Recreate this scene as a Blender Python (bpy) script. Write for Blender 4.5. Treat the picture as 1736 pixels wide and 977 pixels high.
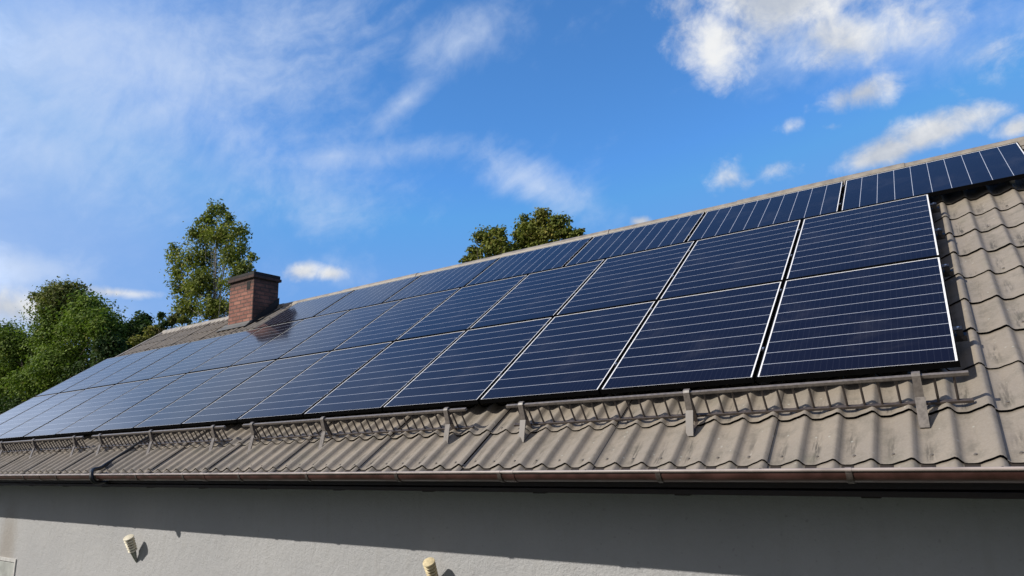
import bpy, math, random
import numpy as np
from mathutils import Vector, Matrix, Euler

R = math.radians
C = bpy.context.scene.collection
SC = bpy.context.scene
for o in list(bpy.data.objects):
    bpy.data.objects.remove(o)
rng = np.random.default_rng(7)
random.seed(7)

# ------------------------------------------------------------------ camera
CAM = Vector((0.0, -4.560, -0.356))
CR = Vector((0.82455308, 0.5646354, -0.03604272))
CD = Vector((-0.15675797, 0.16677905, -0.97345349))
CF = Vector((-0.54363513, 0.80831406, 0.22602928))
FPX = 1120.2
cd = bpy.data.cameras.new('camera')
cam = bpy.data.objects.new('camera', cd)
C.objects.link(cam)
cd.sensor_width = 36.0
cd.lens = FPX / 1736 * 36
cd.clip_start = 0.05
cd.clip_end = 6000
m3 = Matrix((CR, -CD, -CF)).transposed()
cam.matrix_world = Matrix.Translation(CAM) @ m3.to_4x4()
SC.camera = cam

def ray(px, py):
    """direction in the world seen at photo pixel (px, py)"""
    return (CF + CR * ((px - 868) / FPX) + CD * ((py - 488.5) / FPX)).normalized()
def at(px, py, Y):
    d = ray(px, py)
    return CAM + d * ((Y - CAM.y) / d.y)

# ------------------------------------------------------------------ light
SUN = Vector((-.466, -.668, .58)).normalized()
sl = bpy.data.lights.new('sun', 'SUN')
sl.energy = 4.6
sl.angle = R(0.53)
sl.color = (1.0, .945, .86)
so = bpy.data.objects.new('sun', sl)
C.objects.link(so)
so.rotation_euler = SUN.to_track_quat('Z', 'Y').to_euler()

SC.view_settings.view_transform = 'Standard'
SC.view_settings.look = 'None'
SC.view_settings.exposure = 0.0
SC.view_settings.gamma = 1.0

class NT:
    """small helper to write node trees"""
    def __init__(s, tree):
        s.t = tree; s.n = tree.nodes; s.l = tree.links
    def put(s, sock, v):
        if v is None: return
        if hasattr(v, 'is_output'): s.l.new(v, sock)
        else:
            if hasattr(sock.default_value, '__len__') and not hasattr(v, '__len__'):
                v = (v,) * len(sock.default_value)
            if hasattr(v, '__len__') and len(v) == 3 and len(sock.default_value) == 4: v = (*v, 1)
            sock.default_value = v
    def math(s, op, a, b=None, c=None, clamp=False):
        n = s.n.new('ShaderNodeMath'); n.operation = op; n.use_clamp = clamp
        s.put(n.inputs[0], a); s.put(n.inputs[1], b)
        if c is not None: s.put(n.inputs[2], c)
        return n.outputs[0]
    def step(s, v, a, b, lo=0., hi=1.):
        n = s.n.new('ShaderNodeMapRange'); n.interpolation_type = 'SMOOTHSTEP'
        s.put(n.inputs[0], v); s.put(n.inputs[1], a); s.put(n.inputs[2], b); s.put(n.inputs[3], lo); s.put(n.inputs[4], hi)
        return n.outputs[0]
    def mix(s, f, a, b, blend='MIX'):
        n = s.n.new('ShaderNodeMix'); n.data_type = 'RGBA'; n.blend_type = blend
        s.put(n.inputs[0], f); s.put(n.inputs[6], a); s.put(n.inputs[7], b)
        return n.outputs[2]
    def noise(s, vec, scale, detail=4., rough=.55, dist=0.):
        n = s.n.new('ShaderNodeTexNoise')
        s.put(n.inputs['Vector'], vec); s.put(n.inputs['Scale'], scale); s.put(n.inputs['Detail'], detail)
        s.put(n.inputs['Roughness'], rough); s.put(n.inputs['Distortion'], dist)
        return n.outputs[0]
    def vmul(s, v, k):
        n = s.n.new('ShaderNodeVectorMath'); n.operation = 'MULTIPLY'
        s.put(n.inputs[0], v); s.put(n.inputs[1], k); return n.outputs[0]
    def vadd(s, v, k):
        n = s.n.new('ShaderNodeVectorMath'); n.operation = 'ADD'
        s.put(n.inputs[0], v); s.put(n.inputs[1], k); return n.outputs[0]
    def xyz(s, v):
        n = s.n.new('ShaderNodeSeparateXYZ'); s.put(n.inputs[0], v); return n.outputs
    def coord(s, which='Object'):
        return s.n.new('ShaderNodeTexCoord').outputs[which]

# ------------------------------------------------------------------ sky with clouds
W = bpy.data.worlds.new('World')
SC.world = W
W.use_nodes = True
wt = NT(W.node_tree)
wt.n.clear()
SKYK = 0.15
sky = wt.n.new('ShaderNodeTexSky')
sky.sky_type = 'NISHITA'
sky.sun_disc = False
sky.sun_elevation = math.asin(SUN.z)
sky.sun_rotation = math.atan2(SUN.x, SUN.y)
sky.altitude = 200
sky.air_density = 1.0
sky.dust_density = .25
sky.ozone_density = 2.0
D = wt.coord('Generated')

def blob(px, py, rx, ry, ang=0.):
    """1 at the middle of a patch of sky, 0 on its rim; sizes in photo pixels, ang in degrees"""
    f = ray(px, py)
    r = CR - f * CR.dot(f); r.normalize()
    u = f.cross(r)
    a = R(ang)
    r2 = r * math.cos(a) + u * math.sin(a)
    u2 = f.cross(r2)
    rot = Matrix((r2, u2, f)).transposed().to_euler()
    k = ray(px, py).dot(CF) / FPX
    mp = wt.n.new('ShaderNodeMapping'); mp.vector_type = 'TEXTURE'
    wt.put(mp.inputs[0], D)
    mp.inputs[1].default_value = f
    mp.inputs[2].default_value = rot
    mp.inputs[3].default_value = (rx * k, ry * k, .7)
    ln = wt.n.new('ShaderNodeVectorMath'); ln.operation = 'LENGTH'
    wt.l.new(mp.outputs[0], ln.inputs[0])
    return wt.math('SUBTRACT', 1., ln.outputs['Value'])

def union(blobs):
    v = None
    for b, w in blobs:
        x = wt.math('MULTIPLY', blob(*b), w) if w != 1. else blob(*b)
        v = x if v is None else wt.math('MAXIMUM', v, x)
    return v

warp = wt.n.new('ShaderNodeTexNoise'); wt.put(warp.inputs['Vector'], D); warp.inputs['Scale'].default_value = 5.; warp.inputs['Detail'].default_value = 4.
Dw = wt.vadd(D, wt.vmul(wt.vadd(warp.outputs['Color'], (-.5, -.5, -.5)), (.12, .12, .12)))
n1 = wt.noise(Dw, 7., 9., .60)
n2 = wt.noise(D, 22., 9., .62, .3)
n3 = wt.noise(wt.vadd(D, (3.1, .7, 1.9)), 11., 6., .5)
# stretched noise for the wisps (combed along one direction of the sky)
wr = ray(1300, 60) - ray(900, 300)
wf = ray(868, 250); wr.normalize(); wu = wf.cross(wr).normalized()
mp = wt.n.new('ShaderNodeMapping'); mp.vector_type = 'TEXTURE'
wt.l.new(Dw, mp.inputs[0])
mp.inputs[2].default_value = Matrix((wr, wu, wr.cross(wu))).transposed().to_euler()
mp.inputs[3].default_value = (3.6, 1., 1.)
nw = wt.noise(mp.outputs[0], 6.5, 10., .60, .25)

cum = union([((1310, 0, 235, 112), 1.), ((1215, 70, 110, 98, 12), 1.), ((1420, 50, 190, 92), .72),
             ((1452, 160, 100, 34, -20), .66), ((1340, 216, 46, 22, -20), .50), ((1402, 215, 32, 16), .42),
             ((1590, 225, 120, 45, -24), 1.), ((1500, 262, 110, 36, -20), .9), ((1722, 218, 48, 26, -20), .9),
             ((1240, 298, 54, 46, 35), .58), ((1262, 312, 34, 22), .5), ((1310, 290, 70, 34, -10), .45), ((518, 460, 44, 24), .95), ((558, 464, 46, 20), .95),
             ((1085, 376, 28, 13), .8), ((20, 520, 150, 40), .7), ((190, 496, 120, 13, 4), .62), ((1560, 40, 210, 70), .45), ((1690, 90, 110, 90), .40),
             ((-700, 300, 500, 200), .8), ((2300, 200, 400, 180), .9)])
cd_ = wt.math('ADD', wt.math('MULTIPLY', cum, 1.15), wt.math('ADD', wt.math('MULTIPLY', wt.math('SUBTRACT', n1, .53), 1.7), wt.math('MULTIPLY', wt.math('SUBTRACT', n2, .5), 1.15)))
cumd = wt.step(cd_, .06, .92)
wisp = union([((160, 110, 520, 230, -8), .78), ((260, 190, 200, 70, -20), .75), ((780, 70, 150, 75, -30), .80), ((690, 170, 150, 34, -38), .62), ((920, 320, 180, 62, 22), .88), ((985, 330, 60, 70, 30), .6),
              ((560, 265, 460, 40, -4), .44), ((1450, 60, 420, 140), .8), ((360, 130, 430, 290), .58), ((250, 330, 520, 150), .30), ((30, 455, 190, 60), .95), ((110, 270, 300, 150), .62), ((-600, 150, 900, 500), .85), ((100, 560, 420, 60), .55), ((560, 470, 200, 60), .5)])
wd = wt.math('ADD', wt.math('MULTIPLY', wisp, .95), wt.math('MULTIPLY', wt.math('SUBTRACT', nw, .53), 1.8))
wd = wt.math('ADD', wd, wt.math('MULTIPLY', wt.math('SUBTRACT', n2, .5), .55))
wispd = wt.math('MULTIPLY', wt.step(wd, .0, 1.05), .86)
hz = wt.step(wt.xyz(D)[2], -.02, .30, 1., 0.)
skycol = wt.mix(1., sky.outputs[0], (.56, 1.06, 1.50), 'MULTIPLY')
skyb = wt.vmul(skycol, (SKYK,) * 3)
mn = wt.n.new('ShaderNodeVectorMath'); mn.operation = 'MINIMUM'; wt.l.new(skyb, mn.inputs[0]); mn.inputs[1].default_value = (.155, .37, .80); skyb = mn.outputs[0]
# unseen grey layer added behind the camera to dim and neutralise the wall's fill
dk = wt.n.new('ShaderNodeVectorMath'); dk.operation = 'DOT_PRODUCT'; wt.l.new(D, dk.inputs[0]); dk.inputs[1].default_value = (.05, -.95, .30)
fill_deck = wt.math('MULTIPLY', wt.step(wt.math('ADD', dk.outputs['Value'], wt.math('MULTIPLY', wt.math('SUBTRACT', n1, .5), .8)), .15, .65), .85)
shade = wt.step(wt.math('ADD', wt.math('MULTIPLY', n3, .7), wt.math('MULTIPLY', n2, .3)), .36, .62)
ccol = wt.mix(shade, (.50, .55, .64), (.88, .89, .90))
c1 = wt.mix(wispd, skyb, (.66, .76, .93))
c1b = wt.mix(wt.math('MULTIPLY', hz, .25), c1, (.55, .70, .92))
lv = wt.n.new('ShaderNodeVectorMath'); lv.operation = 'DOT_PRODUCT'; wt.l.new(D, lv.inputs[0]); lv.inputs[1].default_value = Vector((-.88, -.42, .25)).normalized()  # bright haze added beyond the left edge to lift the panels' reflections
lj = wt.math('ADD', lv.outputs['Value'], wt.math('MULTIPLY', wt.math('SUBTRACT', nw, .5), .30))
c1b = wt.mix(wt.math('MULTIPLY', wt.step(lj, .45, .84), .56), c1b, (.50, .64, .92))
c1b = wt.mix(wt.math('MULTIPLY', wt.step(lj, .745, .885), .92), c1b, (.95, 1.15, 1.55))
c1b = wt.mix(fill_deck, c1b, (.38, .355, .365))
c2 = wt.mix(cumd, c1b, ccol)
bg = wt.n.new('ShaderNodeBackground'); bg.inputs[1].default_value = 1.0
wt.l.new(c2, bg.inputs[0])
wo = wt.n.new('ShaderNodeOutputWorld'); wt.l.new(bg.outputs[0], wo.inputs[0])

# ------------------------------------------------------------------ materials
def mat(name):
    m = bpy.data.materials.new(name); m.use_nodes = True
    t = NT(m.node_tree)
    b = t.n['Principled BSDF']
    return m, t, b
def bump(t, b, h, dist, strength=1.):
    n = t.n.new('ShaderNodeBump'); n.inputs['Distance'].default_value = dist; n.inputs['Strength'].default_value = strength
    t.l.new(h, n.inputs['Height']); t.l.new(n.outputs[0], b.inputs['Normal'])
def plain(name, col, rough=.5, metal=0., var=.15, scale=18., spec=.5):
    m, t, b = mat(name)
    o = t.coord()
    n = t.noise(o, scale, 6., .6)
    k = t.step(n, .3, .7, 1. - var, 1. + var)
    t.put(b.inputs['Base Color'], t.vmul(t.mix(0., col, col), k))
    t.put(b.inputs['Roughness'], t.step(n, .3, .7, max(.02, rough - .08), min(1., rough + .08)))
    b.inputs['Metallic'].default_value = metal
    b.inputs['Specular IOR Level'].default_value = spec
    return m

PITCH = .185; U0 = .082; COURSE = .45; V0 = -.735

def tile_material():
    m, t, b = mat('coated_tile_sheet')
    o = t.coord(); x, y, z = t.xyz(o)[:3]
    big = t.noise(o, 1.3, 4., .6)
    mid = t.noise(o, 9., 6., .65)
    fine = t.noise(o, 90., 4., .6)
    col = t.mix(t.step(big, .35, .65), (.268, .228, .182), (.232, .200, .164))
    col = t.mix(t.step(mid, .40, .75), col, (.175, .154, .125))
    col = t.mix(t.step(fine, .35, .75, 0., .30), col, (.33, .30, .255))
    # dirt that gathers in the troughs above each step
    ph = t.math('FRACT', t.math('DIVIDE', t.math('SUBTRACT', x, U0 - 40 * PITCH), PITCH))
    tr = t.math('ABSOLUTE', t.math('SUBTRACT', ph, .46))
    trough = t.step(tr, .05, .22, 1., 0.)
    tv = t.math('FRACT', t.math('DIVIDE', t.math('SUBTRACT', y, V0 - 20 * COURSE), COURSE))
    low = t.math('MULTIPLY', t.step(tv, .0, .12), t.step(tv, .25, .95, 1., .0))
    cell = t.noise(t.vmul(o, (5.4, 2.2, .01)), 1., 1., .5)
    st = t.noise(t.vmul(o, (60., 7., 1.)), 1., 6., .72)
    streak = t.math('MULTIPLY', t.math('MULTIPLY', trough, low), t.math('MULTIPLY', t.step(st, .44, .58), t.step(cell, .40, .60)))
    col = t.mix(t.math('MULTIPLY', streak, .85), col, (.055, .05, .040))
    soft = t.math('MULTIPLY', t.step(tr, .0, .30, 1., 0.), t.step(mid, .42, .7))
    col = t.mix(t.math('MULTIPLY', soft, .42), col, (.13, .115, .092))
    # darker line under the lap
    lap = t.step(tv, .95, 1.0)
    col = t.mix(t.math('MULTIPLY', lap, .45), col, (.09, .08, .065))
    # lichen specks
    v = t.n.new('ShaderNodeTexVoronoi'); v.inputs['Scale'].default_value = 26.; t.l.new(o, v.inputs['Vector'])
    pick = t.math('GREATER_THAN', t.xyz(v.outputs['Color'])[0], .90)
    sp = t.math('MULTIPLY', t.step(v.outputs['Distance'], .10, .24, 1., 0.), pick)
    col = t.mix(t.math('MULTIPLY', sp, .55), col, (.42, .42, .37))
    gre = t.step(t.noise(o, 3.3, 5., .7), .56, .72)
    col = t.mix(t.math('MULTIPLY', gre, .25), col, (.17, .17, .115))
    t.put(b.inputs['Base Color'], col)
    t.put(b.inputs['Roughness'], t.step(mid, .3, .7, .50, .72))
    b.inputs['Specular IOR Level'].default_value = .4
    bump(t, b, t.math('ADD', fine, t.math('MULTIPLY', mid, 2.)), .0015, .6)
    return m

def wall_material():
    m, t, b = mat('grey_render')
    o = t.coord()
    a = t.noise(o, .9, 5., .6); f = t.noise(o, 45., 7., .7); g = t.noise(t.vmul(o, (13., 13., 9.)), 1., 6., .68)
    col = t.mix(t.step(a, .3, .7), (.385, .386, .390), (.425, .424, .424))
    col = t.mix(t.step(g, .45, .75, 0., .45), col, (.385, .375, .365))
    st = t.noise(t.vmul(o, (7., 7., .6)), 1., 5., .6)
    col = t.mix(t.step(st, .52, .72, 0., .20), col, (.34, .33, .31))
    pk = t.noise(o, 26., 3., .5)
    col = t.mix(t.step(pk, .64, .72, 0., .45), col, (.27, .265, .26))
    # damp brown stain round the meter cabinet
    x, y, z = t.xyz(o)[:3]
    dx = t.math('MULTIPLY', t.math('SUBTRACT', x, -12.75), 2.2); dz = t.math('SUBTRACT', z, -1.75)
    dd = t.math('SQRT', t.math('ADD', t.math('MULTIPLY', dx, dx), t.math('MULTIPLY', dz, dz)))
    stain = t.step(t.math('ADD', dd, t.math('MULTIPLY', t.math('SUBTRACT', g, .5), .8)), .2, 1., .5, 0.)
    col = t.mix(stain, col, (.25, .21, .165))
    t.put(b.inputs['Base Color'], col)
    b.inputs['Roughness'].default_value = .92
    b.inputs['Specular IOR Level'].default_value = .2
    bump(t, b, t.math('ADD', t.math('MULTIPLY', g, 1.6), f), .0105, .9)
    return m

def cell_material(name, wide, mb=.002):
    """dark silicon cells under glass, white back sheet showing between ten rows of cells"""
    m, t, b = mat(name)
    o = t.coord(); x, y, z = t.xyz(o)[:3]
    L_, W_ = 1.626, 1.136
    a, c = (x, y) if wide else (y, x)      # a runs along the ten rows
    q = t.math('DIVIDE', t.math('ADD', a, .813 - .017), (L_ - .034) / 10)
    fr = t.math('FRACT', t.math('ADD', q, .5))
    dl = t.math('ABSOLUTE', t.math('SUBTRACT', fr, .5))
    line = t.step(dl, .0105, .0155, 1., 0.)
    hx, hy = (L_ / 2, W_ / 2) if wide else (W_ / 2, L_ / 2)
    endm = t.math('LESS_THAN', t.math('ABSOLUTE', a), L_ / 2 - .03)
    line = t.math('MULTIPLY', line, endm)
    margin = t.math('GREATER_THAN', t.math('ABSOLUTE', x), hx - .008 - .0115)
    margin = t.math('MAXIMUM', margin, t.math('GREATER_THAN', y, hy - .008 - .012))
    margin = t.math('MAXIMUM', margin, t.math('LESS_THAN', y, -hy + .006 + mb))
    q2 = t.math('FRACT', t.math('MULTIPLY', t.math('ADD', c, .56), 6 / 1.10))
    gap = t.step(t.math('ABSOLUTE', t.math('SUBTRACT', q2, .5)), .492, .499, 0., 1.)
    bus = t.step(t.math('ABSOLUTE', t.math('SUBTRACT', t.math('FRACT', t.math('MULTIPLY', q2, 5.)), .5)), .03, .05, 1., 0.)
    pn = t.noise(o, 3., 4., .6)
    oi = t.n.new('ShaderNodeObjectInfo').outputs['Random']
    col = t.mix(pn, (.0046, .0028, .0066), (.0058, .0036, .0088))
    col = t.mix(t.math('MULTIPLY', oi, .5), col, (.0075, .0050, .0100))
    col = t.mix(t.math('MULTIPLY', bus, .10), col, (.10, .11, .15))
    col = t.mix(t.math('MULTIPLY', gap, .25), col, (.01, .011, .015))
    col = t.mix(line, col, (.50, .53, .60))
    col = t.mix(margin, col, (.86, .86, .86))
    dn = t.noise(t.vadd(o, t.vmul(t.mix(0., (0, 0, 0), (0, 0, 0)), 1.)), 2.1, 6., .68, .4)
    dust = t.step(dn, .47, .80, 0., .05)
    col = t.mix(dust, col, (.36, .35, .36))
    t.put(b.inputs['Base Color'], col)
    t.put(b.inputs['Roughness'], t.math('ADD', t.step(dn, .3, .8, .07, .13), 0.))
    b.inputs['IOR'].default_value = 1.36
    b.inputs['Specular IOR Level'].default_value = .52
    b.inputs['Sheen Weight'].default_value = .35; b.inputs['Sheen Roughness'].default_value = .18; b.inputs['Sheen Tint'].default_value = (.86, .92, 1, 1)
    return m

def frame_material():
    m, t, b = mat('silver_anodised_frame')
    o = t.coord(); n = t.noise(o, 30., 3., .5)
    t.put(b.inputs['Base Color'], t.mix(n, (.80, .81, .82), (.88, .88, .88)))
    b.inputs['Metallic'].default_value = 0.
    b.inputs['Roughness'].default_value = .6
    b.inputs['Specular IOR Level'].default_value = .3
    return m

def brick_material():
    m, t, b = mat('old_red_brick')
    o = t.coord(); x, y, z = t.xyz(o)[:3]
    cx = t.n.new('ShaderNodeCombineXYZ')
    t.put(cx.inputs[0], t.math('ADD', x, y)); t.put(cx.inputs[1], z)
    br = t.n.new('ShaderNodeTexBrick')
    t.l.new(cx.outputs[0], br.inputs['Vector'])
    br.inputs['Scale'].default_value = 1.
    br.inputs['Brick Width'].default_value = .235; br.inputs['Row Height'].default_value = .083
    br.inputs['Mortar Size'].default_value = .013; br.inputs['Mortar Smooth'].default_value = .2
    br.inputs['Bias'].default_value = -.1
    br.inputs['Color1'].default_value = (.34, .150, .108, 1); br.inputs['Color2'].default_value = (.20, .080, .060, 1)
    br.inputs['Mortar'].default_value = (.105, .068, .056, 1)
    n = t.noise(o, 11., 6., .7); n2 = t.noise(o, 3., 4., .6)
    col = t.mix(t.step(n, .45, .75, 0., .55), br.outputs['Color'], (.40, .20, .15))
    col = t.mix(t.step(n2, .5, .72, 0., .6), col, (.10, .045, .035))
    side_shade = t.step(t.math('ADD', x, t.math('MULTIPLY', n, .03)), cx1 - .02, cx1 + .005)  # shade painted on the right face, which turns away from the sun
    soot_dark = t.math('MAXIMUM', t.math('MULTIPLY', t.step(t.math('ADD', z, t.math('MULTIPLY', n, .25)), 3.02, 3.28), .85), t.math('MULTIPLY', side_shade, t.step(n2, .30, .62, .45, .85)))  # soot towards the top, joined with the painted side shade
    col = t.mix(soot_dark, col, (.02, .018, .017))
    t.put(b.inputs['Base Color'], col)
    b.inputs['Roughness'].default_value = .9
    bump(t, b, t.math('ADD', t.math('MULTIPLY', br.outputs['Fac'], -1.), t.math('MULTIPLY', n, .6)), .012, .9)
    return m

def leaf_material(name, c_dark, c_lit, c_dry, dry=.12, trans=.30):
    m, t, b = mat(name)
    g = t.n.new('ShaderNodeNewGeometry')
    o = t.coord()
    r = g.outputs['Random Per Island']
    cl = t.noise(o, .9, 3., .6)
    k = t.math('ADD', t.math('MULTIPLY', r, .55), t.math('MULTIPLY', t.step(cl, .3, .7), .5))
    col = t.mix(k, c_dark, c_lit)
    col = t.mix(t.math('MULTIPLY', t.step(r, 1. - dry, 1. - dry * .4), t.step(cl, .35, .6)), col, c_dry)
    t.put(b.inputs['Base Color'], col)
    b.inputs['Roughness'].default_value = .65
    b.inputs['Specular IOR Level'].default_value = .12
    tr = t.n.new('ShaderNodeBsdfTranslucent'); t.put(tr.inputs[0], t.vmul(col, (1.1, 1.25, .6)))
    ms = t.n.new('ShaderNodeMixShader'); ms.inputs[0].default_value = trans
    t.l.new(b.outputs[0], ms.inputs[1]); t.l.new(tr.outputs[0], ms.inputs[2])
    t.l.new(ms.outputs[0], t.n['Material Output'].inputs[0])
    return m

def ground_material():
    m, t, b = mat('lawn_ground')
    o = t.coord(); n = t.noise(o, .35, 6., .65); f = t.noise(o, 14., 5., .7)
    col = t.mix(t.step(n, .35, .65), (.030, .045, .015), (.05, .052, .024))
    col = t.mix(t.step(f, .4, .7), col, (.035, .05, .018))
    t.put(b.inputs['Base Color'], col); b.inputs['Roughness'].default_value = .95
    bump(t, b, f, .05, .8)
    return m

cx0, cx1, cy0, cy1 = -12.71, -11.88, 3.50, 4.10
M = dict(
    tile=tile_material(), wall=wall_material(), cell=cell_material('solar_cells', False, .011), cellb=cell_material('solar_cells_middle', False), cellw=cell_material('solar_cells_wide', True),
    frame=frame_material(), dark=plain('black_anodised', (.0045, .0045, .005), .8, 0., .15, 18., .04), brick=brick_material(),
    rail=plain('aluminium_rail', (.42, .43, .45), .4, .8), clampm=plain('dark_clamp', (.03, .03, .035), .45, .5), bolt=plain('steel_bolt', (.65, .66, .68), .3, .9),
    guard=plain('taupe_painted_steel', (.142, .124, .111), .45, 0., .25, 40.), guardb=plain('brown_painted_steel', (.062, .049, .043), .5, 0., .25, 40.),
    gutter=plain('brown_gutter_paint', (.058, .024, .020), .40, 0., .38, 7., .6), bead=plain('sunlit_gutter_bead', (.30, .255, .235), .4, 0., .25, 6.),  # bead paler than the gutter: sun on the rim painted into its colour
    cap=plain('ridge_cap_paint', (.25, .22, .182), .5, 0., .22, 7.), flash=plain('dull_lead_flashing', (.085, .082, .076), .6, .2, .2, 6.),
    soot_dark=plain('sooty_concrete', (.018, .016, .016), .85, 0., .4, 8.), void=plain('soot_black', (.006, .006, .006), .9),
    wood=plain('dark_stained_wood', (.024, .018, .015), .8, 0., .3, 12.), peg=plain('galvanised_peg', (.30, .31, .27), .5, .4, .3, 30.),
    insu=plain('cream_insulator', (.76, .71, .58), .35, 0., .18, 25.), insu2=plain('yellowed_insulator', (.66, .56, .36), .35, 0., .2, 25.),
    grime=plain('insulator_grime', (.16, .12, .07), .6, 0., .3, 20.), cable=plain('black_rubber', (.010, .010, .011), .5), cab=plain('grey_painted_cabinet', (.36, .37, .345), .55, 0., .15, 4.), cabf=plain('pale_cabinet_frame', (.50, .49, .47), .55, 0., .15, 9.),
    bark=plain('bark', (.085, .065, .048), .9, 0., .4, 5.), barkp=plain('pale_bark', (.24, .225, .195), .8, 0., .4, 4.), ground=ground_material(), lichen=plain('screw_head', (.16, .14, .12), .5, .2),
    leafA=leaf_material('broad_leaves', (.050, .092, .018), (.200, .275, .044), (.20, .20, .05), .06, .25),
    leafA2=leaf_material('brownish_top_leaves', (.07, .095, .028), (.21, .225, .065), (.20, .16, .05), .18, .25),
    leafP=leaf_material('poplar_leaves', (.085, .115, .026), (.290, .320, .070), (.30, .26, .07), .14, .25),
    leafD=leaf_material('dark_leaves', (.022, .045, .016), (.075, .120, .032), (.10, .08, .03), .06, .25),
    leafC=leaf_material('olive_leaves', (.070, .095, .022), (.230, .250, .052), (.23, .18, .05), .14, .25),
    leafY=leaf_material('yellowing_leaves', (.065, .075, .02), (.24, .24, .055), (.30, .25, .07), .18, .25),
)

# ------------------------------------------------------------------ mesh helpers
class MB:
    def __init__(s): s.v = []; s.f = []; s.m = []; s.mats = []
    def mi(s, m):
        if m not in s.mats: s.mats.append(m)
        return s.mats.index(m)
    def add(s, vs, fs, m):
        b = len(s.v); i = s.mi(m)
        s.v += [tuple(v) for v in vs]
        s.f += [tuple(b + k for k in f) for f in fs]
        s.m += [i] * len(fs)
    def box(s, a, b, m, skip=()):
        x0, y0, z0 = a; x1, y1, z1 = b
        vs = [(x0, y0, z0), (x1, y0, z0), (x1, y1, z0), (x0, y1, z0), (x0, y0, z1), (x1, y0, z1), (x1, y1, z1), (x0, y1, z1)]
        s.add(vs, [(0, 3, 2, 1), (4, 5, 6, 7), (0, 1, 5, 4), (1, 2, 6, 5), (2, 3, 7, 6), (3, 0, 4, 7)], m)
    def prism(s, poly, x0, x1, m):
        """poly in (y, z), extruded along x"""
        n = len(poly)
        vs = [(x0, y, z) for y, z in poly] + [(x1, y, z) for y, z in poly]
        fs = [tuple(range(n)), tuple(range(2 * n - 1, n - 1, -1))] + [(i, i + n, (i + 1) % n + n, (i + 1) % n) for i in range(n)]
        s.add(vs, fs, m)
    def tube(s, pts, rad, m, seg=8, caps=True):
        pts = [Vector(p) for p in pts]
        if not hasattr(rad, '__len__'): rad = [rad] * len(pts)
        t0 = (pts[1] - pts[0]).normalized()
        nrm = t0.orthogonal().normalized()
        vs = []; fs = []
        for i, p in enumerate(pts):
            t = (pts[min(i + 1, len(pts) - 1)] - pts[max(i - 1, 0)]).normalized()
            nrm = (nrm - t * nrm.dot(t)).normalized(); bn = t.cross(nrm)
            for k in range(seg):
                a = 2 * math.pi * k / seg
                vs.append(p + (nrm * math.cos(a) + bn * math.sin(a)) * rad[i])
        for i in range(len(pts) - 1):
            for k in range(seg):
                fs.append((i * seg + k, i * seg + (k + 1) % seg, (i + 1) * seg + (k + 1) % seg, (i + 1) * seg + k))
        if caps:
            fs.append(tuple(reversed(range(seg)))); fs.append(tuple((len(pts) - 1) * seg + k for k in range(seg)))
        s.add(vs, fs, m)
    def lathe(s, base, axis, prof, m, seg=20):
        axis = axis.normalized(); a = axis.orthogonal().normalized(); b = axis.cross(a)
        vs = []; fs = []
        for h, r in prof:
            for k in range(seg):
                t = 2 * math.pi * k / seg
                vs.append(base + axis * h + (a * math.cos(t) + b * math.sin(t)) * r)
        for i in range(len(prof) - 1):
            for k in range(seg):
                fs.append((i * seg + k, i * seg + (k + 1) % seg, (i + 1) * seg + (k + 1) % seg, (i + 1) * seg + k))
        fs.append(tuple(reversed(range(seg)))); fs.append(tuple((len(prof) - 1) * seg + k for k in range(seg)))
        s.add(vs, fs, m)
    def build(s, name, parent=None, smooth=False, bevel=0.):
        me = bpy.data.meshes.new(name)
        me.from_pydata(s.v, [], s.f)
        for m in s.mats: me.materials.append(m)
        me.polygons.foreach_set('material_index', s.m)
        if smooth is True: me.polygons.foreach_set('use_smooth', [True] * len(s.f))
        me.update()
        if smooth == 'angle':
            me.polygons.foreach_set('use_smooth', [True] * len(s.f)); me.set_sharp_from_angle(angle=R(40))
        o = bpy.data.objects.new(name, me)
        C.objects.link(o)
        if parent: o.parent = parent
        if bevel:
            md = o.modifiers.new('bevel', 'BEVEL'); md.width = bevel; md.segments = 2; md.limit_method = 'ANGLE'
        return o
def tag(o, label=None, cat=None, group=None, kind=None):
    if label: o['label'] = label
    if cat: o['category'] = cat
    if group: o['group'] = group
    if kind: o['kind'] = kind
    return o
def empty(name, loc=(0, 0, 0), rot=(0, 0, 0)):
    o = bpy.data.objects.new(name, None); C.objects.link(o)
    o.location = loc; o.rotation_euler = rot; o.empty_display_size = .2
    return o
def copy_tree(o, parent=None):
    c = o.copy(); C.objects.link(c); c.parent = parent
    for ch in list(o.children): copy_tree(ch, c)
    return c

SLOPE = R(34.); cs, sn = math.cos(SLOPE), math.sin(SLOPE)
def rw(u, v, n): return Vector((u, v * cs - n * sn, v * sn + n * cs))    # roof plane -> world
ROT = (SLOPE, 0, 0)

# ------------------------------------------------------------------ ground
g = MB()
g.add([(-2500, -2500, -2.75), (2500, -2500, -2.75), (2500, 2500, -2.75), (-2500, 2500, -2.75)], [(0, 1, 2, 3)], M['ground'])
tag(g.build('ground'), kind='structure')

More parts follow.
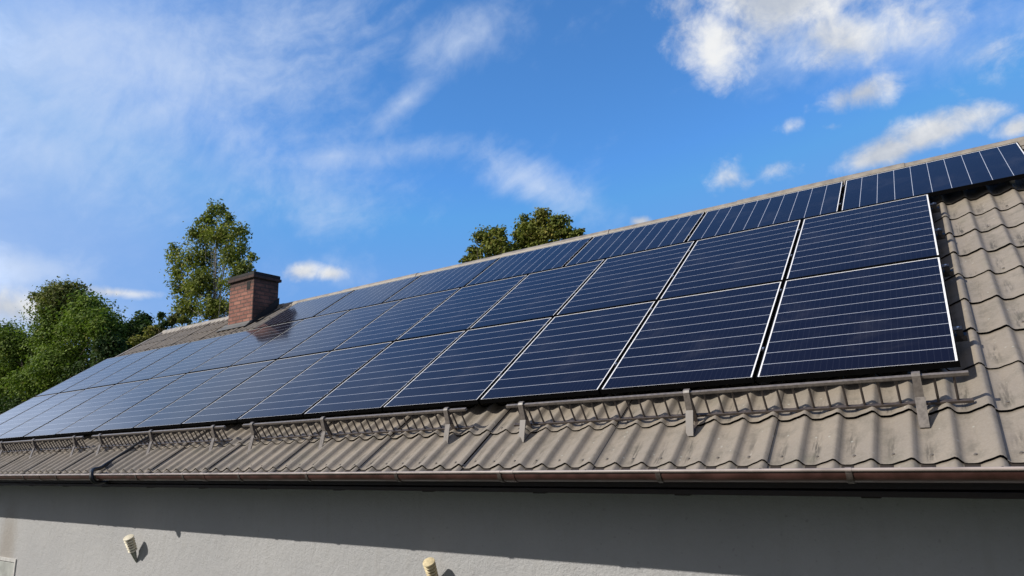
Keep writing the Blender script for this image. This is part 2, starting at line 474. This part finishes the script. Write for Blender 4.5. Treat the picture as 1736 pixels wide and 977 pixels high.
# ------------------------------------------------------------------ house
XL, XR = -16.45, 5.6
house = tag(empty('house', ((XL + XR) / 2, 4.2, -2.75)), 'low grey rendered house with a long brown metal tile roof carrying solar panels', 'house')
HOFF = -Vector(house.location)
def hpart(mb, name, parent=house, **k):
    o = mb.build(name, parent, **k)
    if parent is house: o.location = HOFF
    return o
RIDGE_Y, RIDGE_Z = 4.19, 2.655
WX0, WX1 = XL + .35, XR - .35
w_ = MB()
nx = 60
w_.box((WX0, 0, -2.75), (WX1, .3, -.40), M['wall'])
hpart(w_, 'front_wall')
w_ = MB(); w_.box((WX0, 8.1, -2.75), (WX1, 8.4, -.40), M['wall']); hpart(w_, 'rear_wall')
for x0, x1 in ((WX0 + .002, WX0 + .3), (WX1 - .3, WX1 - .002)):
    w_ = MB()
    w_.prism([(.301, -2.75), (8.099, -2.75), (8.099, -.30), (RIDGE_Y, RIDGE_Z - .25), (.301, -.30)], x0, x1, M['wall'])
    hpart(w_, 'gable_wall')

def tile_n(u, v, sheet=0):
    """height of the pressed tile sheet above the panel plane"""
    ph = 2 * np.pi * (u - U0) / PITCH
    ph = ph + .70 * (1 - np.cos(ph)) - .05
    w = (.5 + .5 * np.cos(ph)) ** 3.1
    t = (v - V0) / COURSE
    k = np.floor(t + 1e-6)
    fr = t - k
    return -.170 + .040 * w + .0135 * (1 - fr) + .0015 * np.sin(u * 1.7 + k * 2.1)

def tile_sheet(u0, u1, v0, v1, samp=14):
    V, F = [], []
    seams = [.108 - 1.11 * k for k in range(-8, 18)]
    cuts = sorted([s for s in seams if u0 + .05 < s < u1 - .05] + [u0, u1])
    for si in range(len(cuts) - 1):
        a, b = cuts[si], cuts[si + 1]
        nu = max(4, int(round((b - a) / PITCH * samp)))
        us = np.linspace(a, b, nu + 1)
        lift = .0075 * np.clip((us - (b - .10)) / .10, 0, 1) ** .7      # the upper sheet laps over the next one
        jit = random.uniform(-.0012, .0012)
        k0 = math.floor((v0 - V0) / COURSE + 1e-6)
        prev = None
        while True:
            lo = max(v0, V0 + k0 * COURSE); hi = min(v1, V0 + (k0 + 1) * COURSE)
            if lo >= v1 - 1e-4: break
            rows = np.linspace(lo, hi, 5)
            jp, jn = random.uniform(-.0025, .0025), random.uniform(-.0009, .0009)
            base = len(V)
            for ri, vv in enumerate(rows):
                ve = min(max(vv, lo + 1e-5), V0 + (k0 + 1) * COURSE - 1e-5)
                nn = tile_n(us + jp, np.full_like(us, ve)) + lift + jit + jn
                V += list(zip(us, np.full_like(us, vv), nn))
            n_ = nu + 1
            for ri in range(4):
                for ci in range(nu):
                    q = base + ri * n_ + ci
                    F.append((q, q + 1, q + 1 + n_, q + n_))
            if True:      # undercut of the step
                rb = len(V)
                V += V[base: base + n_]
                V += [(q[0], q[1] + .030, q[2] - .014) for q in V[base: base + n_]]
                for ci in range(nu): F.append((rb + ci, rb + n_ + ci, rb + n_ + ci + 1, rb + ci + 1))
            prev = base; k0 += 1
        # side lip of the sheet at the seam
    return V, F
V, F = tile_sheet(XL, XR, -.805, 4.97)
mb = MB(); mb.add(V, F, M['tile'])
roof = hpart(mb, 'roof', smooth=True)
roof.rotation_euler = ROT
# rear slope, the same sheets on the far side of the ridge
V, F = tile_sheet(-XR, -XL, -.835, 4.97, 8)
mb = MB(); mb.add(V, F, M['tile'])
rb = hpart(mb, 'roof', smooth=True)
rb.rotation_euler = (SLOPE, 0, math.pi); rb.location = HOFF + Vector((0, 2 * RIDGE_Y, 0))
# roof deck under the sheets
mb = MB()
mb.prism([(-.60, -.60), (RIDGE_Y, 2.42), (2 * RIDGE_Y + .60, -.60), (2 * RIDGE_Y + .60, -.66), (RIDGE_Y, 2.34), (-.60, -.66)], XL + .06, XR - .06, M['wood'])
hpart(mb, 'roof_deck')
mb = MB()
mb.box((XL + .08, -.61, -.70), (XR - .08, -.003, -.672), M['wood'])
hpart(mb, 'soffit')
for k in range(21):
    x = -.50 - 1.02 * (k - 5)
    if not XL + .2 < x < XR - .2: continue
    mb = MB(); mb.box((x - .045, -.55, -.711), (x + .045, -.004, -.703), M['wood']); hpart(mb, 'rafter')
# ridge cap: short overlapping half-round lengths in one part each
k = 0; x = XR
while x > XL + .05:
    x0 = max(XL - .03, x - 1.96)
    mb = MB()
    r = .095 + .009 * (k % 2)
    prof = [(-1.95, -.055), (-1.5, -.030), (-1.05, .0)] + []
    pts = []
    for i in range(13):
        a = math.pi * (i / 12)
        pts.append((RIDGE_Y - r * 1.05 * math.cos(a), RIDGE_Z - .056 + r * math.sin(a) * 1.0))
    pts = [(RIDGE_Y - .135, RIDGE_Z - .095)] + pts + [(RIDGE_Y + .135, RIDGE_Z - .095)]
    inner = [(y, z - .006) for y, z in reversed(pts)]
    mb.prism(pts + inner, x0, x - .002, M['cap'])
    hpart(mb, 'ridge_cap', smooth='angle')
    x -= 1.93; k += 1
# verge trims along both gables
for xe, sx in ((XL, -1), (XR, 1)):
    mb = MB()
    a = [(-.85, -.19), (-.85, -.105), (4.9, -.105), (4.9, -.19)]
    x0, x1 = sorted((xe - .012 * sx, xe + .075 * sx))
    vs = [(x0, *p) for p in a] + [(x1, *p) for p in a]
    mb.add(vs, [(0, 1, 2, 3), (7, 6, 5, 4), (0, 4, 5, 1), (1, 5, 6, 2), (2, 6, 7, 3), (3, 7, 4, 0)], M['cap'])
    o = hpart(mb, 'verge_trim', bevel=.012); o.rotation_euler = ROT
# a cover strip running down the slope at the far right
mb = MB()
mb.tube([(.795, v, float(tile_n(np.array(.82), np.array(2.0))) + .011) for v in (.9, 3.5)], .014, M['flash'], 8)
o = hpart(mb, 'cover_strip', smooth='angle'); o.rotation_euler = ROT
# roofing screws in the troughs
mb = MB(); mb.lathe(Vector((0, 0, 0)), Vector((0, 0, 1)), [(0, .011), (.002, .011), (.003, .0065), (.008, .006), (.0085, .003)], M['lichen'], 10)
screw0 = None
def screw(u, v):
    global screw0
    n = float(tile_n(np.array(u), np.array(v)))
    if screw0 is None:
        screw0 = mb.build('screw', roof, smooth='angle'); o = screw0
    else:
        o = screw0.copy(); C.objects.link(o); o.parent = roof
    o.location = (u, v, n - .0005)
for k in range(-6, 36): screw(U0 - PITCH * (k + .50) + random.uniform(-.008, .008), V0 + .075 + random.uniform(-.008, .008))
for c in range(1, 9):
    for u in ((.36, .73, 1.1, 1.47) if c % 2 else (.545, .915, 1.285)):
        screw(U0 - PITCH * .5 + PITCH * round((u - U0) / PITCH) + random.uniform(-.008, .008), V0 + c * COURSE + .075 + random.uniform(-.01, .01))
for k in range(-1, 24, 2): screw(U0 - PITCH * (k + .50) + random.uniform(-.008, .008), V0 + COURSE + .07)

# gutter
GY, GZ, GR = -.698, -.562, .061
def gut_arc(r, n=14, a0=math.pi, a1=2 * math.pi):
    return [(GY + r * math.cos(a0 + (a1 - a0) * i / n), GZ + r * math.sin(a0 + (a1 - a0) * i / n)) for i in range(n + 1)]
mb = MB()
oa = gut_arc(GR); ia = gut_arc(GR - .003)
mb.prism(oa + list(reversed(ia)), XL + .02, XR - .02, M['gutter'])
gutter = hpart(mb, 'gutter', smooth='angle')
mb = MB()
mb.tube([(XL + .02, GY - GR - .003, GZ + .006), (XR - .02, GY - GR - .003, GZ + .006)], .0095, M['bead'], 12)
mb.build('bead', gutter, smooth='angle')
def strap(x, w, r, name, m):
    mb = MB()
    o_ = gut_arc(r, 16, math.pi * .97, 1.85 * math.pi); i_ = gut_arc(GR + .001, 16, math.pi * .97, 1.85 * math.pi)
    mb.prism(o_ + list(reversed(i_)), x - w / 2, x + w / 2, m)
    mb.tube([(x - w / 2, GY - GR - .003, GZ + .006), (x + w / 2, GY - GR - .003, GZ + .006)], .0115, M['bead'], 10)
    mb.build(name, gutter, smooth='angle')
for x in (4.5, 3.5, 2.5, 1.5, .48, -.556, -1.574, -2.72, -3.683, -4.724, -5.681, -6.615, -7.532, -8.5, -9.45, -10.4, -11.4, -12.4, -13.4, -14.4, -15.4):
    strap(x, .030, GR + .0055, 'gutter_strap', M['guardb'])
for x in (-2.64, -6.28, -9.95): strap(x, .085, GR + .004, 'gutter_union', M['gutter'])

# chimney
cx0, cx1, cy0, cy1 = -12.71, -11.88, 3.50, 4.10
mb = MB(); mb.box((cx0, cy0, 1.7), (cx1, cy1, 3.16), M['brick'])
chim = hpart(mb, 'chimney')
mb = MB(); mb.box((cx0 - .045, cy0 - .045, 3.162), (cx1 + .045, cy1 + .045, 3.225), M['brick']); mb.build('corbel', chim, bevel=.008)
mb = MB(); mb.box((cx0 - .025, cy0 - .025, 3.227), (cx1 + .025, cy1 + .025, 3.30), M['soot_dark']); mb.build('chimney_cap', chim, bevel=.012)
mb = MB(); mb.box((cx1 - .235, cy0 - .004, 2.93), (cx1 - .115, cy0 + .02, 3.11), M['void']); mb.build('vent_opening', chim)
mb = MB()
e = .03
# front apron, tilted, and stepped side flashings following the slope
def rz(y, n=-.115): return (y + n * sn) / cs * sn + n * cs if False else (y * sn + n) / cs
zf = 2.265
ya, yb, yc = cy0 - .012, cy0 - .07, cy0 - .17
xl, xr = cx0 - .05, cx1 + .03
mb.add([(xl, ya, zf), (xr, ya, zf), (xr, yb, zf - .03), (xl, yb, zf - .03),
        (xr, yb - .015, rz(yb) + .03), (xl, yb - .015, rz(yb) + .03), (xr, yc, rz(yc) + .012), (xl - .14, yc, rz(yc) + .012),
        (xl, ya, rz(ya)), (xr, ya, rz(ya)), (xl - .10, ya, rz(ya) + .01)],
       [(0, 3, 2, 1), (3, 5, 4, 2), (5, 7, 6, 4), (1, 2, 4, 9), (0, 8, 5, 3), (5, 8, 10, 7), (4, 6, 9)], M['flash'])
mb.add([(cx1 + .022, ya, zf - .01), (cx1 + .022, cy1 + .02, rz(cy1) + .20), (cx1 + .022, cy1 + .02, rz(cy1) - .05), (cx1 + .022, ya, rz(cy0) - .05),
        (cx1 + .002, ya, zf - .01), (cx1 + .002, cy1 + .02, rz(cy1) + .20), (cx1 + .20, cy1 + .02, rz(cy1) + .004), (cx1 + .20, ya, rz(cy0) + .004)],
       [(3, 2, 1, 0), (0, 1, 5, 4), (3, 7, 6, 2)], M['soot_dark'])
mb.build('flashing', chim)

# ------------------------------------------------------------------ solar panels
PW, PL, STEP, ROWS = 1.136, 1.621, 1.153, 1.642
def make_panel(wide, label, low=True):
    w, l = (PL, PW) if wide else (PW, PL)
    root = tag(empty('solar_panel'), label, 'solar panel')
    x, y = w / 2, l / 2
    ls, lt, lb = .008, .008, (.006 if low else .010)         # visible lip widths: sides, top, bottom
    mb = MB()
    z0 = -.040
    A_ = [(-x, -y), (x, -y), (x, y), (-x, y)]
    B_ = [(-x + ls, -y + lb), (x - ls, -y + lb), (x - ls, y - lt), (-x + ls, y - lt)]
    vs = [(*p, 0.) for p in A_] + [(*p, 0.) for p in B_] + [(*p, -.0035) for p in B_]
    fs = [(i, (i + 1) % 4, 4 + (i + 1) % 4, 4 + i) for i in range(4)] + [(4 + i, 4 + (i + 1) % 4, 8 + (i + 1) % 4, 8 + i) for i in range(4)]
    mb.add(vs, fs, M['dark'])
    vs = [(*p, 0.) for p in A_] + [(*p, z0) for p in A_] + [(p[0] * .96, p[1] * .96, z0) for p in A_]
    fs = [(4 + i, 4 + (i + 1) % 4, (i + 1) % 4, i) for i in range(4)] + [(8 + i, 8 + (i + 1) % 4, 4 + (i + 1) % 4, 4 + i) for i in range(4)]
    mb.add(vs, fs, M['dark'])
    mb.build('frame', root)
    mb = MB()
    x2, y2 = x - .004, y - .004
    mb.box((-x2, -y2, -.010), (x2, y2, -.0035), M['cellw' if wide else 'cell' if low else 'cellb'])
    mb.build('glass', root)
    return root
ORD = ['first', 'second', 'third', 'fourth', 'fifth', 'sixth', 'seventh', 'eighth', 'ninth', 'tenth', 'eleventh', 'twelfth', 'thirteenth', 'fourteenth']
pP = pC = None
for row, v0 in ((0, 0.), (1, ROWS)):
    for k in range(14):
        rn = 'lowest row above the snow guards' if row == 0 else 'middle row of panels'
        if k == 0: lab = ('upright solar panel at the right end of the lowest row, by the bare tiles' if row == 0
                          else 'upright solar panel at the right end of the middle row, below the ridge panels')
        elif k == 13: lab = 'upright solar panel at the far left end of the ' + rn
        elif row == 1 and k == 10: lab = 'upright pale panel in front of the chimney, eleventh from the right in the middle row'
        else: lab = 'upright solar panel, %s from the right end of the %s' % (ORD[k], rn)
        if k == 0: pP = make_panel(False, lab, row == 0); o = pP
        else: o = copy_tree(pP)
        o['label'] = lab; o['group'] = 'solar panels on the roof'
        o.location = rw(-k * STEP - .0085 - PW / 2, v0 + PL / 2, random.uniform(-.0015, .0015))
        o.rotation_euler = (SLOPE + random.uniform(-.0018, .0018), random.uniform(-.0018, .0018), 0)
for k in range(7):
    if k == 0: lab = 'sideways solar panel at the right end of the top row under the ridge'
    elif k == 6: lab = 'sideways solar panel at the left end of the top row, beside the chimney'
    else: lab = 'sideways solar panel, %s from the right end of the top row under the ridge' % ORD[k]
    if pC is None: pC = make_panel(True, lab, False); o = pC
    else: o = copy_tree(pC)
    o['label'] = lab; o['group'] = 'solar panels on the roof'
    o.location = rw(.835 - PL / 2 - k * 1.645, 2 * ROWS + .002 + PW / 2, random.uniform(-.0015, .0015))
    o.rotation_euler = (SLOPE + random.uniform(-.0018, .0018), random.uniform(-.0018, .0018), 0)

# ------------------------------------------------------------------ mounting rails with clamps and roof hooks
RV = [(.40, 'lowest rail end sticking out beside the bottom corner panel'), (1.42, 'rail end near the top of the right panel in the lowest row'),
      (2.21, 'rail end low beside the right panel of the middle row'), (2.92, 'rail end high beside the right panel of the middle row'),
      (3.52, 'rail under the lower edge of the sideways top row'), (4.20, 'rail under the upper edge of the sideways top row, by the ridge')]
for i, (v, lab) in enumerate(RV):
    wide = i >= 4
    root = tag(empty('mounting_rail', rw(0, v, -.062), ROT), 'dark mounting ' + lab, 'mounting rail', 'mounting rails under the panels')
    xa, xb = (-10.70, .79) if wide else (-16.17, .052)
    mb = MB(); mb.box((xa, -.020, -.020), (xb, .020, .0205), M['clampm']); mb.build('rail', root)
    gaps = [.835 - 1.645 * k + .0095 for k in range(1, 7)] if wide else [-k * STEP for k in range(1, 14)]
    for x in gaps:
        mb = MB()
        mb.box((x - .008, -.026, .0208), (x + .008, .026, .0635), M['clampm'])
        mb.lathe(Vector((x, 0, .0636)), Vector((0, 0, 1)), [(0, .0075), (.005, .0075), (.0055, .004)], M['bolt'], 10)
        mb.build('mid_clamp', root)
    if not wide:
        mb = MB(); mb.box((.001, -.022, .0208), (.036, .022, .058), M['clampm']); mb.box((-.012, -.022, .0635), (.034, .022, .0665), M['clampm'])
        mb.lathe(Vector((.014, 0, .067)), Vector((0, 0, 1)), [(0, .007), (.006, .007)], M['bolt'], 10); mb.build('end_clamp', root)
    if i in (0, 4):
        for k in range(14 if i == 0 else 10):
            x = (-.42 if i == 0 else .66) - 1.11 * k
            mb = MB()
            zt = -.085
            mb.box((x - .02, -.028, -.075), (x + .02, -.020, .02), M['rail'])
            mb.box((x - .02, -.13, -.086), (x + .02, -.020, -.078), M['rail'])
            mb.box((x - .017, -.13, -.115), (x + .017, -.124, -.087), M['rail'])
            mb.build('roof_hook', root)

# ------------------------------------------------------------------ snow guards
def make_guard(x1, lab, off=(.244, 1.562, 2.885)):
    """ladder type snow guard; its origin is its right end on the tiles"""
    root = tag(empty('snow_guard', rw(x1, -.23, -.13), ROT), lab, 'snow guard', 'snow guards along the eave')
    L_ = 3.03
    mb = MB(); mb.prism([(-.012, .170), (.010, .170), (.010, .194), (-.012, .194)], -L_, 0, M['guard']); mb.prism([(-.016, .176), (-.0125, .176), (-.0125, .196), (-.016, .196)], -L_, 0, M['guard']); mb.build('top_rail', root, bevel=.002)
    mb = MB(); mb.prism([(-.014, .002), (.010, .002), (.010, .019), (-.014, .019)], -L_, 0, M['guardb']); mb.build('lower_rail', root, bevel=.002)
    k = 0; b0 = None
    while .07 + k * .0925 < L_ - .03:
        x = -.07 - k * .0925
        if b0 is None:
            mb = MB(); mb.tube([(0, 0, .0195), (0, 0, .1698)],   .0070, M['guardb'], 8); b0 = mb.build('bar', root, smooth='angle'); o = b0
        else:
            o = b0.copy(); C.objects.link(o); o.parent = root
        o.location = (x, -.001, 0); k += 1
    br0 = None
    for x in off:
        if br0 is None:
            mb = MB(); w2 = .021
            # front strip: foot, kink, top, hook over the top rail
            P_ = [(-.180, -.034), (-.060, .078), (-.0225, .196), (-.012, .204), (.006, .204), (.014, .194)]
            T_ = .004
            front = []; back = []
            for i, (a, b) in enumerate(P_):
                p = Vector(P_[max(i - 1, 0)]); q = Vector(P_[min(i + 1, len(P_) - 1)]); d = (q - p).normalized(); nrm = Vector((-d.y, d.x))
                front.append((a + nrm.x * T_, b + nrm.y * T_)); back.append((a, b))
            mb.prism(front + list(reversed(back)), -w2, w2, M['guard'])
            # thicker lower sleeve
            mb.prism([(-.180, -.036), (-.058, .079), (-.064, .086), (-.188, -.030)], -w2 - .004, w2 + .004, M['guard'])
            # base strip and triangular cheek
            mb.prism([(-.180, -.038), (.004, -.036), (.004, -.032), (-.180, -.034)], -w2, w2, M['guardb'])
            mb.prism([(-.0195, -.031), (-.0165, -.031), (-.0165, .182), (-.0195, .182)], -w2 + .002, w2 - .002, M['guardb'])
            mb.prism([(-.052, .078), (-.020, .06), (-.020, .180), (-.024, .180)], w2 - .006, w2 - .003, M['guardb'])
            br0 = mb.build('bracket', root, smooth=False); o = br0
        else:
            o = br0.copy(); C.objects.link(o); o.parent = root
        o.location = (-x, 0, .004)
    return root
make_guard(.022, 'brown ladder snow guard nearest the right, below the two largest panels')
make_guard(-3.415, 'brown ladder snow guard second from the right, ending at the tile gap in mid eave', (.20, 1.744, 2.86))
make_guard(-6.783, 'brown ladder snow guard crossed by the black cable', (.205, 1.52, 2.80))
make_guard(-10.087, 'distant snow guard just left of the black cable', (.235, 1.545, 2.72))
make_guard(-13.30, 'farthest snow guard at the left edge of the roof', (.18, 1.47, 2.72))

# ------------------------------------------------------------------ black cable over the eave
pts = [rw(-8.78, .25, -.115), rw(-8.80, -.05, -.114), rw(-8.815, -.3, -.112), rw(-8.825, -.55, -.113), rw(-8.79, -.66, -.100), rw(-8.70, -.76, -.075)]
pts += [Vector((-8.59, GY - .02, GZ + .060)), Vector((-8.50, GY - GR - .012, GZ + .034)), Vector((-8.46, GY - GR - .028, GZ - .010)), Vector((-8.45, GY - GR - .012, GZ - .055)), Vector((-8.45, GY - .025, GZ - GR - .026)),
        Vector((-8.45, GY + .04, GZ - GR - .020)), Vector((-8.45, GY + .09, GZ - .07)), Vector((-8.45, GY + .10, GZ - .03))]
def smooth_pts(p, n=5):
    out = []
    for i in range(len(p) - 1):
        a, b, c, d = p[max(i - 1, 0)], p[i], p[i + 1], p[min(i + 2, len(p) - 1)]
        for k in range(n):
            t = k / n
            out.append(.5 * ((2 * b) + (c - a) * t + (2 * a - 5 * b + 4 * c - d) * t * t + (3 * b - a - 3 * c + d) * t ** 3))
    return out + [p[-1]]
mb = MB(); mb.tube(smooth_pts(pts), .0225, M['cable'], 10)
tag(mb.build('cable', smooth='angle'), 'thick black cable running down the tiles and wrapping over the gutter', 'cable')

# ------------------------------------------------------------------ wall insulators
def insulator(bpx, tpx, Y, rpx, key, lab):
    b = at(*bpx, 0.0); tp = at(*tpx, Y)
    ax = tp - b; L_ = ax.length; ax.normalize()
    dep = (tp - CAM).dot(CF); r = rpx * dep / FPX
    root = tag(empty('insulator', b), lab, 'insulator', 'insulators on the wall')
    mb = MB(); mb.lathe(Vector((0, 0, 0)) - ax * .01, ax, [(0, r * .10), (.03, r * .22), (L_ * .50, r * .60), (L_ * .56, r * .60)], M['peg'], 14); mb.build('peg', root, smooth='angle')
    n = 6; h0 = L_ * .44; hs = (L_ - h0) / n
    mb = MB()
    mb.lathe(Vector((0, 0, 0)), ax, [(h0 - .01, r * .50), (L_ - .5 * hs, r * .50)], M['grime'], 20)
    for i in range(n):
        h = h0 + i * hs; k = .86 + .14 * i / n
        top = 1.25 if i == n - 1 else 1.
        mb.lathe(Vector((0, 0, 0)), ax, [(h, r * .50 * k), (h + hs * .10, r * .92 * k), (h + hs * .25, r * 1.0 * k), (h + hs * .42 * top, r * .94 * k), (h + hs * .56 * top, r * .48 * k)], M[key], 24)
    mb.build('ribbed_head', root, smooth='angle')
insulator((231.5, 953), (217, 909), -.17, 8.8, 'insu', 'cream ribbed insulator on the grey wall, the left and smaller looking one')
insulator((741, 1002), (726, 950), -.17, 11.2, 'insu2', 'yellowed ribbed insulator at the bottom edge, nearest under the gutter')

# ------------------------------------------------------------------ meter cabinet
pc = at(29, 948, 0.)
root = tag(empty('meter_cabinet', (pc.x, 0, pc.z)), 'grey flat meter cabinet set in the wall at the lower left corner', 'cabinet')
mb = MB()
for a, b in (((-.96, -.018, -.05), (0, .01, 0)), ((-.05, -.018, -.95), (0, .01, -.0502)), ((-.96, -.018, -.95), (-.91, .01, -.0502)), ((-.9098, -.018, -.95), (-.0502, .01, -.90))): mb.box(a, b, M['cabf'])
mb.build('frame', root, bevel=.003)
mb = MB(); mb.box((-.898, -.012, -.888), (-.062, .006, -.062), M['cab']); d_ = mb.build('door', root, bevel=.004)
mb = MB(); mb.box((-.86, -.020, -.50), (-.84, -.0125, -.42), M['dark']); mb.build('lock', d_)

# ------------------------------------------------------------------ trees
def leaves_mesh(clumps, size, mats, name, parent, loc, dens=1., flat=.55):
    """clumps: (centre, radii, count, material index); leaf sized quads through the volume"""
    P, S_, MI, ND = [], [], [], []
    for c, rad, n, mi in clumps:
        n = int(n * dens)
        d = rng.normal(size=(n, 3)); d /= np.linalg.norm(d, axis=1)[:, None]
        r = rng.random(n) ** .45
        # ragged outline: sprays of leaves that stick out
        sp = rng.normal(size=(max(6, n // 60), 3)); sp /= np.linalg.norm(sp, axis=1)[:, None]
        amp = rng.uniform(.62, 1.22, len(sp))
        idx = np.argmax(d @ sp.T, axis=1)
        P.append(np.array(c) + (d * (r * amp[idx])[:, None] + rng.normal(size=(n, 3)) * .14) * np.array(rad)); ND.append(d); S_.append(np.full(n, size) * rng.uniform(.6, 1.35, n)); MI.append(np.full(n, mi))
    P = np.concatenate(P); S_ = np.concatenate(S_); MI = np.concatenate(MI); n = len(P)
    nv = np.concatenate(ND) * .55 + rng.normal(size=(n, 3)) * .45 + np.array((-.05, -.10, .38))
    nv /= np.linalg.norm(nv, axis=1)[:, None]
    a = rng.normal(size=(n, 3)); a -= nv * (a * nv).sum(1)[:, None]; a /= np.linalg.norm(a, axis=1)[:, None]
    b = np.cross(nv, a)
    a *= S_[:, None]; b *= (S_ * flat)[:, None]
    V = np.stack([P - a, P - a * .1 + b, P + a, P - a * .1 - b], 1).reshape(-1, 3).astype(np.float32)
    me = bpy.data.meshes.new(name)
    me.vertices.add(4 * n); me.vertices.foreach_set('co', V.ravel())
    me.loops.add(4 * n); me.loops.foreach_set('vertex_index', np.arange(4 * n, dtype=np.int32))
    me.polygons.add(n); me.polygons.foreach_set('loop_start', np.arange(0, 4 * n, 4, dtype=np.int32))
    me.polygons.foreach_set('loop_total', np.full(n, 4, dtype=np.int32))
    for m in mats: me.materials.append(m)
    me.polygons.foreach_set('material_index', MI.astype(np.int32))
    me.update(calc_edges=True)
    o = bpy.data.objects.new(name, me); C.objects.link(o); o.parent = parent
    return o

def tree(label, cat, Y, blobs, size, mats, bark, trunk_px, dens=1., sub=7, trunk_r=.25, group=None, limbs=True):
    """blobs: (px, py, rx, ry, material) outline lobes of the crown, at depth Y; every lobe is broken into leafy clumps"""
    global rng
    rng = np.random.default_rng(int(trunk_px * 7 + Y)); random.seed(int(trunk_px))
    base = at(trunk_px, 700, Y); base.z = -2.75
    root = tag(empty('tree', base), label, cat, group)
    clumps = []; tips = []
    for px, py, rx, ry, mi in blobs:
        c = at(px, py, Y); k = (c - CAM).dot(CF) / FPX
        Rx, Ry = rx * k, ry * k
        clumps.append((np.array(c) - np.array(base), np.array((Rx, (Rx + Ry) * .5, Ry)) * .92, Rx * Ry / (size * size) * 5.5, mi))
        for j in range(sub):
            d = rng.normal(size=3); d /= np.linalg.norm(d); rr = rng.random() ** .5 * .72
            cc = np.array(c) + d * rr * np.array((Rx, (Rx + Ry) * .5, Ry))
            q = rng.uniform(.34, .62)
            rad = np.array((Rx, (Rx + Ry) * .5, Ry)) * q
            cnt = 1.05 * (rad[0] * rad[2]) / (size * size) * 7.5
            clumps.append((cc - np.array(base), rad, cnt, mi))
            if j < 3: tips.append(Vector(cc))
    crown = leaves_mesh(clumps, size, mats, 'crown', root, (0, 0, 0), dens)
    mb = MB()
    cen = sum(tips, Vector()) / len(tips)
    top = max(t.z for t in tips)
    fork = Vector((base.x, base.y, base.z + (cen.z - base.z) * .45)) - base
    axis_top = Vector((cen.x - base.x, cen.y - base.y, (top - base.z) * .93))
    mb.tube(smooth_pts([Vector((0, 0, -.1)), fork * .5 + Vector((.06, .03, 0)), fork, (fork + axis_top) * .5 + Vector((-.1, .05, 0)), axis_top], 3), [trunk_r * (1 - .9 * i / 12) for i in range(13)], bark, 9)
    for t_ in tips:
        l = t_ - base
        s0 = fork.lerp(axis_top, random.uniform(0., .55))
        if (l - s0).z < 0: s0 = fork
        mid = s0.lerp(l, .5) + Vector((random.uniform(-.2, .2), random.uniform(-.2, .2), -.15 * (l - s0).length * .3))
        mb.tube(smooth_pts([s0, mid, l], 3), [trunk_r * .24 * (1 - .85 * i / 6) for i in range(7)], bark, 6)
    mb.build('trunk', root, smooth='angle')
    return root

tree('large full broadleaf tree with a brownish top, well left of the chimney', 'tree', 12.,
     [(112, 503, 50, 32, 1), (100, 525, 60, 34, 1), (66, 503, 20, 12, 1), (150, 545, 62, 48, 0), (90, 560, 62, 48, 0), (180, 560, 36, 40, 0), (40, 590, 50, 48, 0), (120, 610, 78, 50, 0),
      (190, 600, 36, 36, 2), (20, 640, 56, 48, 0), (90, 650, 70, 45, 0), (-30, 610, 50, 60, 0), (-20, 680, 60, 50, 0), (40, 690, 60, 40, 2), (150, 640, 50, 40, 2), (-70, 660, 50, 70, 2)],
     .085, [M['leafA'], M['leafA2'], M['leafD']], M['bark'], 60, .9, 10, .25)
tree('small dark round tree between the large tree and the yellowing bush', 'tree', 13.5,
     [(238, 545, 20, 20, 0), (245, 572, 26, 26, 0), (228, 592, 26, 24, 0), (215, 570, 22, 26, 0)], .105, [M['leafD']], M['bark'], 238, 1.2, 8, .15)
tree('yellowing bush showing over the left end of the roof', 'bush', 11.5,
     [(262, 560, 22, 13, 0), (285, 549, 20, 12, 1), (296, 540, 14, 12, 0), (240, 580, 24, 14, 0), (272, 536, 7, 9, 1), (310, 543, 16, 8, 0)], .075, [M['leafY'], M['leafD']], M['bark'], 262, 1.1, 7, .12)
tree('tall loose poplar with several upright tops behind the chimney', 'tree', 20.,
     [(362, 356, 11, 20, 0), (376, 358, 10, 18, 0), (352, 372, 14, 20, 0), (385, 372, 10, 18, 0), (345, 395, 30, 32, 0), (402, 392, 16, 30, 0), (372, 400, 30, 34, 0), (293, 428, 13, 18, 0), (302, 455, 22, 26, 0), (340, 440, 38, 36, 0), (395, 430, 30, 34, 0),
      (428, 436, 13, 8, 0), (412, 452, 24, 18, 0), (310, 490, 30, 28, 0), (352, 485, 40, 34, 0), (400, 480, 34, 32, 0), (318, 525, 34, 24, 0), (365, 525, 40, 28, 0), (405, 515, 24, 24, 0), (340, 560, 44, 26, 0), (370, 590, 56, 36, 0), (355, 630, 60, 40, 0)],
     .105, [M['leafP']], M['barkp'], 358, .34, 12, .14)
tree('low olive tree peeping over the ridge, left of the rounder crown', 'tree', 14.,
     [(835, 475, 44, 30, 0), (850, 505, 60, 34, 0), (862, 428, 22, 12, 0), (818, 402, 22, 18, 0), (845, 396, 18, 18, 0), (806, 425, 18, 12, 0), (836, 420, 26, 18, 0), (800, 440, 24, 10, 0), (850, 415, 18, 18, 0), (826, 445, 34, 14, 0)],
     .058, [M['leafC'], M['leafY']], M['bark'], 835, .8, 9, .16, 'trees behind the ridge')
tree('rounder olive green tree crown behind the middle of the ridge', 'tree', 15.,
     [(930, 450, 60, 30, 0), (915, 490, 70, 40, 0), (890, 418, 30, 16, 0), (920, 372, 26, 20, 1), (890, 378, 22, 16, 0), (945, 380, 26, 18, 0), (905, 395, 34, 20, 0), (958, 395, 26, 14, 0), (975, 398, 20, 10, 0), (930, 400, 36, 18, 1), (882, 400, 18, 18, 0), (925, 420, 44, 16, 0), (984, 392, 10, 6, 0)],
     .062, [M['leafC'], M['leafY']], M['bark'], 920, .8, 10, .2, 'trees behind the ridge')
